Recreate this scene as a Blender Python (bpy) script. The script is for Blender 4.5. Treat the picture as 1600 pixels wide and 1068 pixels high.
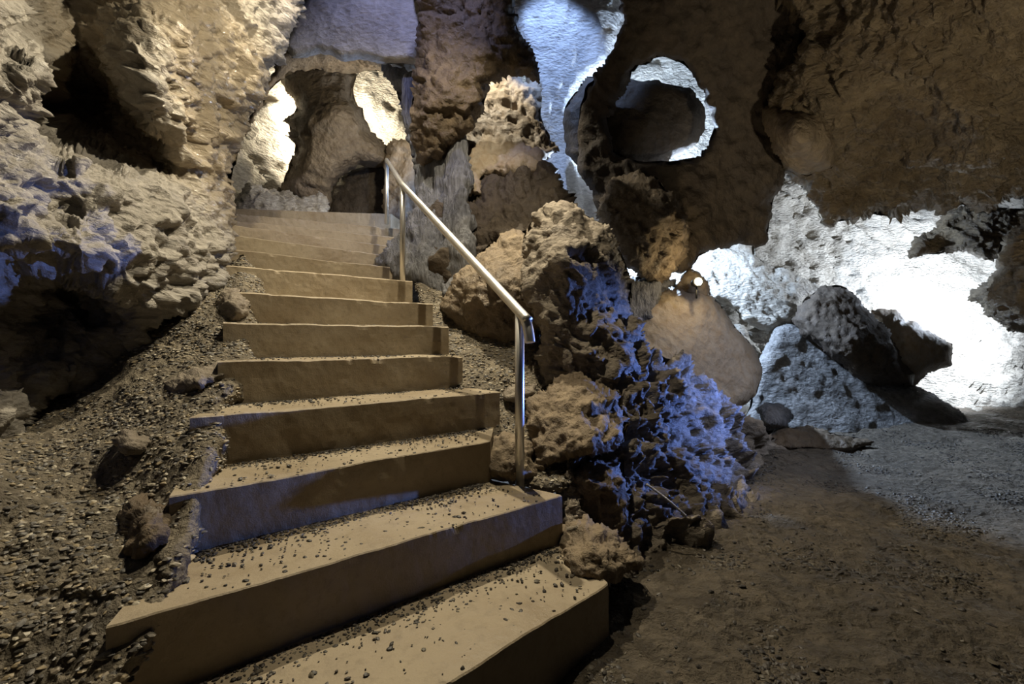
import bpy, math, random
import numpy as np

# ------------------------------------------------------------------ clear
for o in list(bpy.data.objects):
    bpy.data.objects.remove(o, do_unlink=True)
S = bpy.context.scene
COL = S.collection

# ------------------------------------------------------------------ camera
F = 711.1111          # focal length in pixels (16 mm on a 36 mm sensor, 1600 px)
EYE = 0.981           # camera height above the cave floor
cam = bpy.data.cameras.new('camera')
cam.lens = 16.0
cam.sensor_width = 36.0
cam.clip_start = 0.02
cam.clip_end = 200
co = bpy.data.objects.new('camera', cam)
COL.objects.link(co)
co.location = (0, 0, EYE)
co.rotation_euler = (math.pi / 2, 0, 0)
S.camera = co

# ------------------------------------------------------------------ world, exposure
w = bpy.data.worlds.new('cave_dark')
S.world = w
w.use_nodes = True
w.node_tree.nodes['Background'].inputs[0].default_value = (0.62, 0.60, 0.62, 1)
w.node_tree.nodes['Background'].inputs[1].default_value = 0.014
S.view_settings.view_transform = 'Standard'
S.view_settings.look = 'None'
S.view_settings.gamma = 1.0
S.view_settings.exposure = 0.0
S.view_settings.use_curve_mapping = False


def P(px, py, d):
    return np.array([(px - 800) / F * d, d, EYE - (py - 534) / F * d])


# ------------------------------------------------------------------ lights of the cave, some of them added fills
WARM = (1.0, 0.87, 0.63)
CREAM = (1.0, 0.90, 0.70)
COOL = (0.62, 0.76, 1.0)
BLUE = (0.22, 0.36, 1.0)


def lamp_spot(name, loc, target, power, color, angle=120, blend=0.4, radius=0.03):
    l = bpy.data.lights.new(name, 'SPOT')
    l.energy = power
    l.color = color
    l.spot_size = math.radians(angle)
    l.spot_blend = blend
    l.shadow_soft_size = radius
    o = bpy.data.objects.new(name, l)
    COL.objects.link(o)
    o.location = tuple(loc)
    import mathutils
    v = mathutils.Vector(tuple(target)) - mathutils.Vector(tuple(loc))
    o.rotation_euler = v.to_track_quat('-Z', 'Y').to_euler()
    return o


def lamp_point(name, loc, power, color, radius=0.05):
    l = bpy.data.lights.new(name, 'POINT')
    l.energy = power
    l.color = color
    l.shadow_soft_size = radius
    o = bpy.data.objects.new(name, l)
    COL.objects.link(o)
    o.location = tuple(loc)
    return o


# two floods above the stairs, out of the top of the frame: one over the middle steps, one further back
lamp_spot('stair_floodlight', (0.0, 2.2, 3.75), (-1.9, 3.2, 1.3), 220, WARM, 122, 0.4, 0.025)
lamp_spot('rear_stair_floodlight', (-0.45, 3.4, 4.3), (0.0, 0.6, 0.0), 570, WARM, 84, 0.4, 0.025)
lamp_spot('upper_stair_fill', (-1.3, 3.2, 4.4), (-2.0, 4.3, 2.0), 170, WARM, 72, 0.4, 0.025)  # added fill that brightens the upper risers and nosings
# upper chamber: one cream flood standing behind the huge boulder, a cool one beside the landing, an added warm fill for the boulder behind the arch
lamp_point('upper_chamber_floodlight', P(505, 190, 7.45), 330, CREAM, 0.06)
lamp_point('landing_floodlight', P(668, 270, 5.5), 30, (0.42, 0.6, 1.0), 0.05)
lamp_spot('arch_fill', P(655, 180, 5.25), P(500, 200, 6.3), 75, WARM, 110, 0.6, 0.05)
# cream flood hidden above the middle ledge
lamp_spot('ledge_floodlight', P(735, -10, 4.6), P(775, 230, 4.5), 130, CREAM, 76, 0.4, 0.04)
# cool flood high above the frame, on the blue column
lamp_spot('column_floodlight', P(860, -300, 4.15), P(880, 150, 5.5), 480, (0.36, 0.54, 1.0), 50, 0.5, 0.05)
# cool flood behind the round hole
lamp_point('hole_floodlight', P(1010, 330, 5.9), 900, (0.55, 0.72, 1.0), 0.05)
# strong cool flood in the right-hand chamber, behind the rock at the right edge
lamp_spot('chamber_floodlight', P(1590, 430, 6.3), P(1350, 470, 8.0), 850, (0.74, 0.84, 1.0), 168, 0.35, 0.06)
# blue flood on the pillar foot, and an added blue fill tinting the slab
lamp_spot('blue_floodlight', (4.55, 4.0, 0.75), (1.34, 3.04, 0.62), 1350, (0.17, 0.31, 1.0), 25.5, 0.75, 0.04)
lamp_spot('slab_fill', (-0.75, 2.7, 4.35), (-1.05, 4.4, 3.3), 85, (0.50, 0.54, 1.0), 84, 0.6, 0.05)
# added fills: cool over right-hand floor and mound, warm from low right at the ceiling
lamp_spot('floor_fill', (3.4, 3.0, 2.3), (1.75, 4.0, 0.35), 125, (0.74, 0.80, 1.0), 62, 0.8, 0.1)
lamp_spot('ceiling_fill', (2.3, 0.9, 0.35), (3.4, 3.2, 2.9), 210, WARM, 72, 0.6, 0.05)

# ------------------------------------------------------------------ numpy noise
_rs = np.random.RandomState(7)
PERM = _rs.permutation(4096).astype(np.int64)
RND = _rs.rand(4096, 3)


def _hash(i, j, k):
    return PERM[(PERM[(PERM[i & 4095] + j) & 4095] + k) & 4095]


def vnoise(p):
    """gradient noise, about -1..1"""
    i = np.floor(p).astype(np.int64)
    f = p - i
    u = f * f * f * (f * (f * 6 - 15) + 10)
    out = np.zeros(len(p))
    for dx in (0, 1):
        wx = u[:, 0] if dx else 1 - u[:, 0]
        for dy in (0, 1):
            wy = u[:, 1] if dy else 1 - u[:, 1]
            for dz in (0, 1):
                wz = u[:, 2] if dz else 1 - u[:, 2]
                h = _hash(i[:, 0] + dx, i[:, 1] + dy, i[:, 2] + dz)
                g = RND[h] * 2 - 1
                dot = g[:, 0] * (f[:, 0] - dx) + g[:, 1] * (f[:, 1] - dy) + g[:, 2] * (f[:, 2] - dz)
                out += wx * wy * wz * dot
    return out * 1.5


def fbm(p, octv=4, gain=0.5, ridged=False):
    a = 1.0
    s = np.zeros(len(p))
    q = p.copy()
    for _ in range(octv):
        n = vnoise(q)
        if ridged:
            n = 0.5 - np.abs(n) * 1.6
        s += a * n
        a *= gain
        q = q * 2.03 + 17.3
    return s


def worley(p):
    i = np.floor(p).astype(np.int64)
    f1 = np.full(len(p), 9.0)
    f2 = np.full(len(p), 9.0)
    cid = np.zeros(len(p), dtype=np.int64)
    for dx in (-1, 0, 1):
        for dy in (-1, 0, 1):
            for dz in (-1, 0, 1):
                c = i + np.array([dx, dy, dz])
                h = _hash(c[:, 0], c[:, 1], c[:, 2])
                d = np.sqrt((((c + RND[h]) - p) ** 2).sum(1))
                m = d < f1
                f2 = np.where(m, f1, np.minimum(f2, d))
                cid = np.where(m, h, cid)
                f1 = np.where(m, d, f1)
    return f1, f2, cid


def facet(p):
    """chiselled rock: every Worley cell is a tilted plane"""
    i = np.floor(p).astype(np.int64)
    f1 = np.full(len(p), 9.0)
    val = np.zeros(len(p))
    for dx in (-1, 0, 1):
        for dy in (-1, 0, 1):
            for dz in (-1, 0, 1):
                c = i + np.array([dx, dy, dz])
                h = _hash(c[:, 0], c[:, 1], c[:, 2])
                v = p - (c + RND[h])
                d = np.sqrt((v ** 2).sum(1))
                g = RND[(h * 7 + 3) & 4095] * 2 - 1
                m = d < f1
                val = np.where(m, (v * g).sum(1) + (RND[(h * 3 + 11) & 4095, 0] - 0.5) * 0.7, val)
                f1 = np.where(m, d, f1)
    return val


# ------------------------------------------------------------------ materials
def new_mat(name):
    m = bpy.data.materials.new(name)
    m.use_nodes = True
    nt = m.node_tree
    b = nt.nodes['Principled BSDF']
    return m, nt, b


def rock_mat(name, c1, c2, c3, rough=(0.55, 0.9), bump=0.5, scale=1.0, stretch=(1, 1, 1), wet=0.0, rot=(0.3, 0.5, 0.2), fine=1.0, wet_highlight=None):
    m, nt, b = new_mat(name)
    N, L = nt.nodes, nt.links
    geo = N.new('ShaderNodeNewGeometry')
    mp = N.new('ShaderNodeMapping')
    mp.inputs['Scale'].default_value = stretch
    mp.inputs['Rotation'].default_value = rot
    L.new(geo.outputs['Position'], mp.inputs['Vector'])

    def noise(s, det, rg=0.6, vec=None, dist=0.0):
        n = N.new('ShaderNodeTexNoise')
        n.inputs['Scale'].default_value = s * scale
        n.inputs['Detail'].default_value = det
        n.inputs['Roughness'].default_value = rg
        n.inputs['Distortion'].default_value = dist
        L.new((vec or mp).outputs[0], n.inputs['Vector'])
        return n
    n1 = noise(2.2, 6, 0.65, None, 0.6)
    n2 = noise(11, 6, 0.7)
    r1 = N.new('ShaderNodeValToRGB')
    r1.color_ramp.elements[0].position = 0.32
    r1.color_ramp.elements[1].position = 0.68
    r1.color_ramp.elements[0].color = (*c1, 1)
    r1.color_ramp.elements[1].color = (*c2, 1)
    L.new(n1.outputs['Fac'], r1.inputs['Fac'])
    mx = N.new('ShaderNodeMix')
    mx.data_type = 'RGBA'
    r2 = N.new('ShaderNodeMapRange')
    r2.inputs['From Min'].default_value = 0.42
    r2.inputs['From Max'].default_value = 0.72
    r2.inputs['To Max'].default_value = 0.8
    L.new(n2.outputs['Fac'], r2.inputs['Value'])
    L.new(r2.outputs[0], mx.inputs['Factor'])
    L.new(r1.outputs['Color'], mx.inputs[6])
    mx.inputs[7].default_value = (*c3, 1)
    base_out = mx.outputs[2]
    # roughness: wet films between dry parts
    rr = N.new('ShaderNodeMapRange')
    rr.inputs['From Min'].default_value = 0.4
    rr.inputs['From Max'].default_value = 0.6
    rr.inputs['To Min'].default_value = rough[0]
    rr.inputs['To Max'].default_value = rough[1]
    L.new(n1.outputs['Fac'], rr.inputs['Value'])
    rough_out = rr.outputs[0]
    if wet_highlight:      # a film of seeping water, fixed in place; its lighter tan paints in brightness
        vd = N.new('ShaderNodeVectorMath')
        vd.operation = 'DISTANCE'
        L.new(geo.outputs['Position'], vd.inputs[0])
        vd.inputs[1].default_value = tuple(wet_highlight[0])
        dn = N.new('ShaderNodeMath')
        dn.operation = 'MULTIPLY_ADD'
        L.new(n2.outputs['Fac'], dn.inputs[0])
        dn.inputs[1].default_value = -0.5
        L.new(vd.outputs['Value'], dn.inputs[2])
        wr = N.new('ShaderNodeMapRange')
        wr.inputs['From Min'].default_value = wet_highlight[1] * 0.45
        wr.inputs['From Max'].default_value = wet_highlight[1]
        wr.inputs['To Min'].default_value = 1.0
        wr.inputs['To Max'].default_value = 0.0
        L.new(dn.outputs[0], wr.inputs['Value'])
        m1 = N.new('ShaderNodeMix')
        L.new(wr.outputs[0], m1.inputs['Factor'])
        L.new(rough_out, m1.inputs[2])
        m1.inputs[3].default_value = 0.16
        rough_out = m1.outputs[0]
        m2 = N.new('ShaderNodeMix')
        m2.data_type = 'RGBA'
        w2 = N.new('ShaderNodeMath')
        w2.operation = 'MULTIPLY'
        L.new(wr.outputs[0], w2.inputs[0])
        w2.inputs[1].default_value = 0.7
        L.new(w2.outputs[0], m2.inputs['Factor'])
        L.new(base_out, m2.inputs[6])
        m2.inputs[7].default_value = (0.46, 0.38, 0.27, 1)
        base_out = m2.outputs[2]
    L.new(base_out, b.inputs['Base Color'])
    L.new(rough_out, b.inputs['Roughness'])
    b.inputs['Specular IOR Level'].default_value = 0.35 + wet
    # relief
    n3 = noise(34, 8, 0.68)
    v = N.new('ShaderNodeTexVoronoi')
    v.feature = 'F1'
    v.inputs['Scale'].default_value = 16 * scale
    nd = noise(6, 4)
    va = N.new('ShaderNodeVectorMath')
    va.operation = 'MULTIPLY_ADD'
    L.new(nd.outputs['Color'], va.inputs[0])
    va.inputs[1].default_value = (0.12, 0.12, 0.12)
    L.new(mp.outputs[0], va.inputs[2])
    L.new(va.outputs[0], v.inputs['Vector'])
    ad = N.new('ShaderNodeMath')
    ad.operation = 'MULTIPLY_ADD'
    L.new(v.outputs['Distance'], ad.inputs[0])
    ad.inputs[1].default_value = 0.55
    L.new(n2.outputs['Fac'], ad.inputs[2])
    ad2 = N.new('ShaderNodeMath')
    ad2.operation = 'MULTIPLY_ADD'
    L.new(n3.outputs['Fac'], ad2.inputs[0])
    ad2.inputs[1].default_value = 0.45 * fine
    L.new(ad.outputs[0], ad2.inputs[2])
    bp = N.new('ShaderNodeBump')
    bp.inputs['Strength'].default_value = bump
    bp.inputs['Distance'].default_value = 0.06 / scale
    L.new(ad2.outputs[0], bp.inputs['Height'])
    L.new(bp.outputs[0], b.inputs['Normal'])
    return m


M = {}
M['limestone'] = rock_mat('limestone_grey_brown', (0.20, 0.165, 0.125), (0.36, 0.315, 0.255), (0.12, 0.095, 0.07), bump=0.7, stretch=(1, 1, 1.6))
M['left'] = rock_mat('limestone_left', (0.20, 0.18, 0.152), (0.38, 0.353, 0.308), (0.12, 0.105, 0.087), rough=(0.38, 0.8), bump=0.6, fine=0.6, wet_highlight=(P(330, 150, 2.9), 0.75), stretch=(1.0, 1.0, 2.2), rot=(0.5, 0.9, 0.2), wet=0.25)
M['brown'] = rock_mat('limestone_brown', (0.165, 0.122, 0.078), (0.30, 0.235, 0.155), (0.10, 0.072, 0.046), rough=(0.4, 0.8), bump=0.7, wet=0.15)
M['ceiling'] = rock_mat('ceiling_brown', (0.15, 0.11, 0.064), (0.28, 0.215, 0.13), (0.085, 0.06, 0.036), rough=(0.30, 0.7), bump=1.0, stretch=(1, 1, 1.8), rot=(0.2, 0.6, 0.3), wet=0.25)
M['umber'] = rock_mat('limestone_umber', (0.095, 0.068, 0.042), (0.17, 0.125, 0.078), (0.055, 0.04, 0.026), rough=(0.4, 0.8), bump=0.6, wet=0.1)
M['dark'] = rock_mat('limestone_shaded', (0.055, 0.042, 0.032), (0.10, 0.078, 0.056), (0.035, 0.027, 0.02), bump=0.5)  # limestone darkened to stand in for shade on unlit rock
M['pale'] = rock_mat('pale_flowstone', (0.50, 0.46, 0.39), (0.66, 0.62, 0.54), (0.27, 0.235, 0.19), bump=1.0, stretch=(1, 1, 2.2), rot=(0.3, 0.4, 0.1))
M['column'] = rock_mat('column_flowstone', (0.42, 0.41, 0.40), (0.60, 0.59, 0.57), (0.30, 0.29, 0.28), bump=0.6, stretch=(1, 1, 2.0))
M['slate'] = rock_mat('slate_flowstone', (0.16, 0.165, 0.18), (0.34, 0.345, 0.37), (0.06, 0.06, 0.066), rough=(0.35, 0.7), bump=0.8, stretch=(3, 3, 0.5), rot=(0, 0.15, 0))
M['flow'] = rock_mat('tan_flowstone', (0.29, 0.235, 0.175), (0.42, 0.36, 0.285), (0.26, 0.18, 0.10), rough=(0.4, 0.8), bump=0.4)
M['bank'] = rock_mat('bank_grey', (0.20, 0.20, 0.20), (0.34, 0.335, 0.33), (0.10, 0.10, 0.10), rough=(0.6, 0.9), bump=0.8, stretch=(1, 1, 1.6))
M['tan'] = rock_mat('tan_limestone', (0.20, 0.155, 0.105), (0.31, 0.25, 0.175), (0.14, 0.10, 0.065), rough=(0.5, 0.9), bump=0.8)
M['scree'] = rock_mat('scree', (0.15, 0.128, 0.094), (0.31, 0.265, 0.195), (0.08, 0.067, 0.05), bump=0.9, scale=2.2)
M['floor'] = rock_mat('cave_floor', (0.085, 0.070, 0.05), (0.215, 0.18, 0.137), (0.05, 0.041, 0.031), rough=(0.4, 0.9), bump=1.0, scale=1.2)


# ------------------------------------------------------------------ object helpers
def link(o, parent=None):
    COL.objects.link(o)
    if parent is not None:
        o.parent = parent
    return o


def tag(o, label=None, cat=None, group=None, kind=None):
    if label:
        o['label'] = label
    if cat:
        o['category'] = cat
    if group:
        o['group'] = group
    if kind:
        o['kind'] = kind
    return o


def mesh_obj(name, verts, faces, mat, parent=None, smooth=True, recenter=True):
    verts = np.asarray(verts, dtype=np.float64)
    if recenter and parent is None:
        c = np.array([(verts[:, 0].min() + verts[:, 0].max()) / 2, (verts[:, 1].min() + verts[:, 1].max()) / 2, verts[:, 2].min()])
    else:
        c = np.zeros(3)
    v = verts - c
    me = bpy.data.meshes.new(name)
    if isinstance(faces, np.ndarray):
        n = faces.shape[1]
        me.vertices.add(len(v))
        me.vertices.foreach_set('co', v.astype(np.float32).ravel())
        me.loops.add(faces.size)
        me.loops.foreach_set('vertex_index', faces.astype(np.int32).ravel())
        me.polygons.add(len(faces))
        me.polygons.foreach_set('loop_start', np.arange(0, faces.size, n, dtype=np.int32))
        me.update(calc_edges=True)
    else:
        me.from_pydata(v.tolist(), [], faces)
        me.update()
    me.polygons.foreach_set('use_smooth', np.full(len(me.polygons), smooth))
    me.materials.append(mat)
    me.validate()
    o = bpy.data.objects.new(name, me)
    o.location = c
    return link(o, parent)


def empty(name, loc=(0, 0, 0)):
    o = bpy.data.objects.new(name, None)
    o.empty_display_size = 0.1
    o.location = loc
    return link(o)


def catmull(pts, k=10):
    pts = [np.array(p, float) for p in pts]
    out = []
    for i in range(len(pts) - 1):
        p0 = pts[max(i - 1, 0)]
        p1, p2 = pts[i], pts[i + 1]
        p3 = pts[min(i + 2, len(pts) - 1)]
        for j in range(k):
            t = j / k
            out.append(0.5 * (2 * p1 + (p2 - p0) * t + (2 * p0 - 5 * p1 + 4 * p2 - p3) * t * t + (3 * p1 - p0 - 3 * p2 + p3) * t ** 3))
    out.append(pts[-1])
    return np.array(out)


def tube(path, rad, seg=20):
    path = np.asarray(path, float)
    n = len(path)
    rad = np.broadcast_to(rad, (n,))
    V = []
    t = np.gradient(path, axis=0)
    t /= np.linalg.norm(t, axis=1)[:, None]
    ref = np.array([0, 0, 1.0]) if abs(t[0, 2]) < 0.9 else np.array([1.0, 0, 0])
    a = np.cross(t[0], ref)
    a /= np.linalg.norm(a)
    for i in range(n):
        a = a - t[i] * (a @ t[i])
        a /= np.linalg.norm(a)
        b = np.cross(t[i], a)
        for k in range(seg):
            an = 2 * math.pi * k / seg
            V.append(path[i] + rad[i] * (a * math.cos(an) + b * math.sin(an)))
    Fc = []
    for i in range(n - 1):
        for k in range(seg):
            Fc.append([i * seg + k, i * seg + (k + 1) % seg, (i + 1) * seg + (k + 1) % seg, (i + 1) * seg + k])
    Fc.append(list(range(seg))[::-1])
    Fc.append([(n - 1) * seg + k for k in range(seg)])
    return np.array(V), Fc


# ------------------------------------------------------------------ rock builder
def rough_line(poly, jit, seed, seg=7.0):
    """closed outline -> finer, ragged closed outline"""
    pts = []
    n = len(poly)
    for i in range(n):
        a = np.array(poly[i], float)
        b = np.array(poly[(i + 1) % n], float)
        k = max(1, int(np.hypot(*(b - a)) / seg))
        for j in range(k):
            pts.append(a + (b - a) * j / k)
    pts = np.array(pts)
    q = np.c_[pts / 38.0, np.full(len(pts), seed * 3.7)]
    dx = fbm(q, 4, 0.6)
    dy = fbm(q + 91.3, 4, 0.6)
    return pts + np.c_[dx, dy] * jit


def inside(poly, x, y):
    r = np.zeros(len(x), bool)
    n = len(poly)
    for i in range(n):
        x1, y1 = poly[i]
        x2, y2 = poly[(i + 1) % n]
        if y1 == y2:
            continue
        c = ((y1 > y) != (y2 > y)) & (x < (x2 - x1) * (y - y1) / (y2 - y1) + x1)
        r ^= c
    return r


def nearest(polys, x, y):
    best = np.full(len(x), 1e18)
    bx = np.zeros(len(x))
    by = np.zeros(len(x))
    for poly in polys:
        n = len(poly)
        for i in range(n):
            ax, ay = poly[i]
            ex, ey = poly[(i + 1) % n][0] - ax, poly[(i + 1) % n][1] - ay
            ll = ex * ex + ey * ey
            if ll < 1e-9:
                continue
            t = np.clip(((x - ax) * ex + (y - ay) * ey) / ll, 0, 1)
            qx = ax + t * ex
            qy = ay + t * ey
            d = (x - qx) ** 2 + (y - qy) ** 2
            m = d < best
            best = np.where(m, d, best)
            bx = np.where(m, qx, bx)
            by = np.where(m, qy, by)
    return np.sqrt(best), bx, by


def depth_fn(ctrl):
    c = np.array(ctrl, float)
    if len(c) < 4:
        m = c[:, 2].mean()
        return lambda x, y: np.full(len(x), m)
    X = c[:, :2] / 100.0
    D = np.sqrt(((X[:, None] - X[None]) ** 2).sum(2) + 0.02)
    n = len(c)
    A = np.zeros((n + 3, n + 3))
    A[:n, :n] = D
    A[:n, n] = 1
    A[:n, n + 1:] = X
    A[n, :n] = 1
    A[n + 1:, :n] = X.T
    sol = np.linalg.solve(A + np.diag([1e-6] * n + [0] * 3), np.r_[c[:, 2], 0, 0, 0])

    def f(x, y):
        out = np.full(len(x), sol[n]) + sol[n + 1] * x / 100 + sol[n + 2] * y / 100
        for i in range(n):
            out += sol[i] * np.sqrt((x / 100 - X[i, 0]) ** 2 + (y / 100 - X[i, 1]) ** 2 + 0.02)
        return np.clip(out, c[:, 2].min() * 0.9, c[:, 2].max() * 1.1)
    return f


def unproj(x, y, d):
    return np.c_[(x - 800) / F * d, d, EYE - (y - 534) / F * d]


def grid_in(polys, step):
    """quad grid clipped to outline (first polygon) minus holes; rim vertices snapped on the outline"""
    o = polys[0]
    x0, y0 = o.min(0) - step
    x1, y1 = o.max(0) + step
    nx = int((x1 - x0) / step) + 2
    ny = int((y1 - y0) / step) + 2
    gx, gy = np.meshgrid(x0 + np.arange(nx) * step, y0 + np.arange(ny) * step)
    x = gx.ravel()
    y = gy.ravel()
    ins = inside(polys[0], x, y)
    for h in polys[1:]:
        ins &= ~inside(h, x, y)
    idx = np.arange(nx * ny).reshape(ny, nx)
    q = np.stack([idx[:-1, :-1].ravel(), idx[1:, :-1].ravel(), idx[1:, 1:].ravel(), idx[:-1, 1:].ravel()], 1)
    keep = ins[q].sum(1) >= 2
    q = q[keep]
    used = np.unique(q)
    remap = -np.ones(nx * ny, dtype=np.int64)
    remap[used] = np.arange(len(used))
    q = remap[q]
    x, y, ins = x[used], y[used], ins[used]
    dist, bx, by = nearest(polys, x, y)
    snap = ~ins
    x = np.where(snap, bx, x)
    y = np.where(snap, by, y)
    dist = np.where(snap, 0, dist)
    return x, y, dist, q


def crag(p, nrm, amp, scale, style, seed):
    q = p / scale + seed * 13.7
    if style == 'crag':
        wq = q + 0.35 * np.c_[vnoise(q * 1.7 + 5), vnoise(q * 1.7 + 25), vnoise(q * 1.7 + 45)]
        s = 0.75 * facet(wq * 0.9) + 0.42 * facet(wq * 2.3 + 9) + 0.20 * facet(wq * 5.1 + 3)
        s += 0.45 * fbm(q * 0.7, 3) + 0.22 * fbm(q * 3.2, 4, 0.6, True)
    elif style == 'flow':
        qq = q * np.array([1.6, 1.6, 0.45])
        s = 0.6 * fbm(qq, 4, 0.5) + 0.35 * fbm(qq * 2.0, 3, 0.5, True) + 0.2 * fbm(q * 4, 3)
    elif style == 'drape':
        qq = q * np.array([3.2, 3.2, 0.35])
        s = 0.9 * fbm(qq, 3, 0.55, True) + 0.35 * fbm(q * 2.5, 3)
    elif style == 'diag':
        a = 0.6
        r = np.c_[q[:, 0] * math.cos(a) - q[:, 2] * math.sin(a), q[:, 1], q[:, 0] * math.sin(a) + q[:, 2] * math.cos(a)]
        r = r * np.array([0.7, 0.9, 1.7])
        wq = r + 0.3 * np.c_[vnoise(r * 1.5 + 5), vnoise(r * 1.5 + 25), vnoise(r * 1.5 + 45)]
        s = 0.7 * facet(wq * 0.9) + 0.42 * facet(wq * 2.4 + 9) + 0.22 * facet(wq * 5.5 + 3)
        s += 0.35 * fbm(q * 0.7, 3) + 0.28 * fbm(r * 3.6, 4, 0.62, True)
    else:   # soil
        s = 0.7 * fbm(q * 0.8, 4, 0.55) + 0.3 * facet(q * 2.5)
    return p + nrm * (s * amp)[:, None]


SURF = {}


def rock(name, outline, ctrl, mat, step=4.0, roll=(26, 0.25), thick=0.6, amp=0.05, scale=0.35, style='crag',
         jit=5.0, seed=1, holes=(), label=None, cat=None, group=None, kind=None, parent=None, key=None, backstep=None, relax=1):
    """A closed rock body: craggy front over the traced outline, rounded at the rim, a real back behind it."""
    polys = [rough_line(outline, jit, seed)] + [rough_line(h, jit, seed + 5) for h in holes]
    df = depth_fn(ctrl)
    x, y, dist, q = grid_in(polys, step)
    t = np.clip(dist / roll[0], 0, 1)
    d = df(x, y) + roll[1] * (1 - np.sqrt(np.clip(1 - (1 - t) ** 2, 0, 1)))
    v = unproj(x, y, d)
    # normals
    a, b, c, e = (v[q[:, k]] for k in range(4))
    fn = np.cross(c - a, e - b)
    nrm = np.zeros_like(v)
    for k in range(4):
        np.add.at(nrm, q[:, k], fn)
    ln = np.linalg.norm(nrm, axis=1)
    nrm /= np.maximum(ln, 1e-12)[:, None]
    view = v - np.array([0, 0, EYE])
    flip = (nrm * view).sum(1) > 0
    if flip.mean() > 0.5:
        nrm = -nrm
        q = q[:, ::-1]
    v = crag(v, nrm, amp, scale, style, seed)
    # soften one-vertex spikes where the surface turns away
    for _ in range(relax):
        acc = np.zeros_like(v)
        cnt = np.zeros(len(v))
        for k in range(4):
            i0, i1 = q[:, k], q[:, (k + 1) % 4]
            for c3 in range(3):
                acc[:, c3] += np.bincount(i0, v[i1, c3], len(v)) + np.bincount(i1, v[i0, c3], len(v))
            cnt += np.bincount(i0, minlength=len(v)) + np.bincount(i1, minlength=len(v))
        v = v * 0.5 + 0.5 * acc / np.maximum(cnt, 1)[:, None]
    if style in ('crag', 'diag') and step < 12:      # second, finer pass: sharp flakes, ridges and solution pits
        r = v / scale + seed * 5.1
        if style == 'diag':
            r = np.c_[r[:, 0] * 0.83 - r[:, 2] * 0.56, r[:, 1], (r[:, 0] * 0.56 + r[:, 2] * 0.83) * 1.8]
        wr = r + 0.25 * np.c_[vnoise(r * 2.1 + 3), vnoise(r * 2.1 + 33), vnoise(r * 2.1 + 63)]
        f1, f2, _c = worley(wr * 3.0)
        s2 = 0.42 * fbm(r * 3.6, 4, 0.62, True) + 0.22 * facet(wr * 4.2) - 1.3 * np.clip(0.36 - f1, 0, 1) * (vnoise(r * 0.9 + 7) > 0.05)
        v = v + nrm * (s2 * amp * 0.62)[:, None]
    SURF[key or name] = (v, q, nrm)
    # back shell, coarser, meeting the front at the rim
    bs = backstep or max(step * 3, 10)
    x2, y2, dist2, q2 = grid_in(polys, bs)
    t2 = np.clip(dist2 / (roll[0] * 1.6), 0, 1)
    d2 = df(x2, y2) + roll[1] * 0.8 + thick * np.sqrt(t2)
    v2 = unproj(x2, y2, d2)
    n2 = np.zeros_like(v2)
    n2[:, 1] = 1
    v2 = crag(v2, n2, amp * 0.5 * 1.0, scale, 'soil', seed) if len(v2) else v2
    allv = np.r_[v, v2]
    allq = np.r_[q, q2[:, :] + len(v)]
    o = mesh_obj(name, allv, allq, mat, parent)
    return tag(o, label, cat, group, kind)


# ================================================================== THE SETTING
# ---- floor of the right-hand chamber
def make_floor():
    nx, ny = 420, 380
    xs = np.linspace(-4.5, 9.5, nx)
    ys = 0.25 + (np.linspace(0, 1, ny) ** 1.6) * 10.5
    gx, gy = np.meshgrid(xs, ys)
    v = np.c_[gx.ravel(), gy.ravel(), np.zeros(nx * ny)]
    z = 0.05 * fbm(v * 0.55 + 3, 4) + 0.028 * fbm(v * 2.7 + 8, 4) + 0.010 * fbm(v * 11, 3, 0.6, True)
    v[:, 2] = z - 0.01 + 0.10 * np.clip((gy.ravel() - 4.6) / 3.0, 0, 1)
    idx = np.arange(nx * ny).reshape(ny, nx)
    q = np.stack([idx[:-1, :-1].ravel(), idx[:-1, 1:].ravel(), idx[1:, 1:].ravel(), idx[1:, :-1].ravel()], 1)
    o = mesh_obj('floor', v, q, M['floor'])
    SURF['floor'] = (v, q, None)
    return tag(o, kind='structure', label='trodden brown cave floor with puddled mud and loose grit', cat='floor')


make_floor()

# ---- outer shell far behind everything
rock('wall_back', [(-500, -500), (2300, -500), (2300, 800), (-500, 800)],
     [(-500, -500, 9.5), (800, -500, 9.5), (2300, -500, 9.5), (-500, 800, 9.5), (2300, 800, 9.0), (800, 300, 10.5), (1400, 300, 10)],
     M['limestone'], step=26, roll=(10, 0.1), thick=0.6, amp=0.25, scale=1.2, jit=0, seed=3, kind='structure', backstep=120,
     label='far rear cave wall in the gloom', cat='cave wall')

# ---- upper chamber behind the arch
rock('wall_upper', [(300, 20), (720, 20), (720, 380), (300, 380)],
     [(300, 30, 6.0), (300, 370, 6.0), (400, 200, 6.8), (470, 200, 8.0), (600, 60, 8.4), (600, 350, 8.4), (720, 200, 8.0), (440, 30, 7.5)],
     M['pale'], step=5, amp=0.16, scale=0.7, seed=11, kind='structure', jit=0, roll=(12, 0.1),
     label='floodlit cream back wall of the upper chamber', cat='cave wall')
# ---- right chamber white wall
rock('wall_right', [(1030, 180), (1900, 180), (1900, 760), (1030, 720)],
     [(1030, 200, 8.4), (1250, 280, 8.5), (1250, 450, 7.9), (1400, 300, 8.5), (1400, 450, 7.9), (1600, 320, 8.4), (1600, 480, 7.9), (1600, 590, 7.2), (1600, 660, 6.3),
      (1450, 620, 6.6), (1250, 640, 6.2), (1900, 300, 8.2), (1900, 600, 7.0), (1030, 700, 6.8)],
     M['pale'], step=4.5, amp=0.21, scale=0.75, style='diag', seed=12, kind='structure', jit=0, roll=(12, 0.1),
     label='floodlit white rock wall of the right chamber', cat='cave wall')
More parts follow.
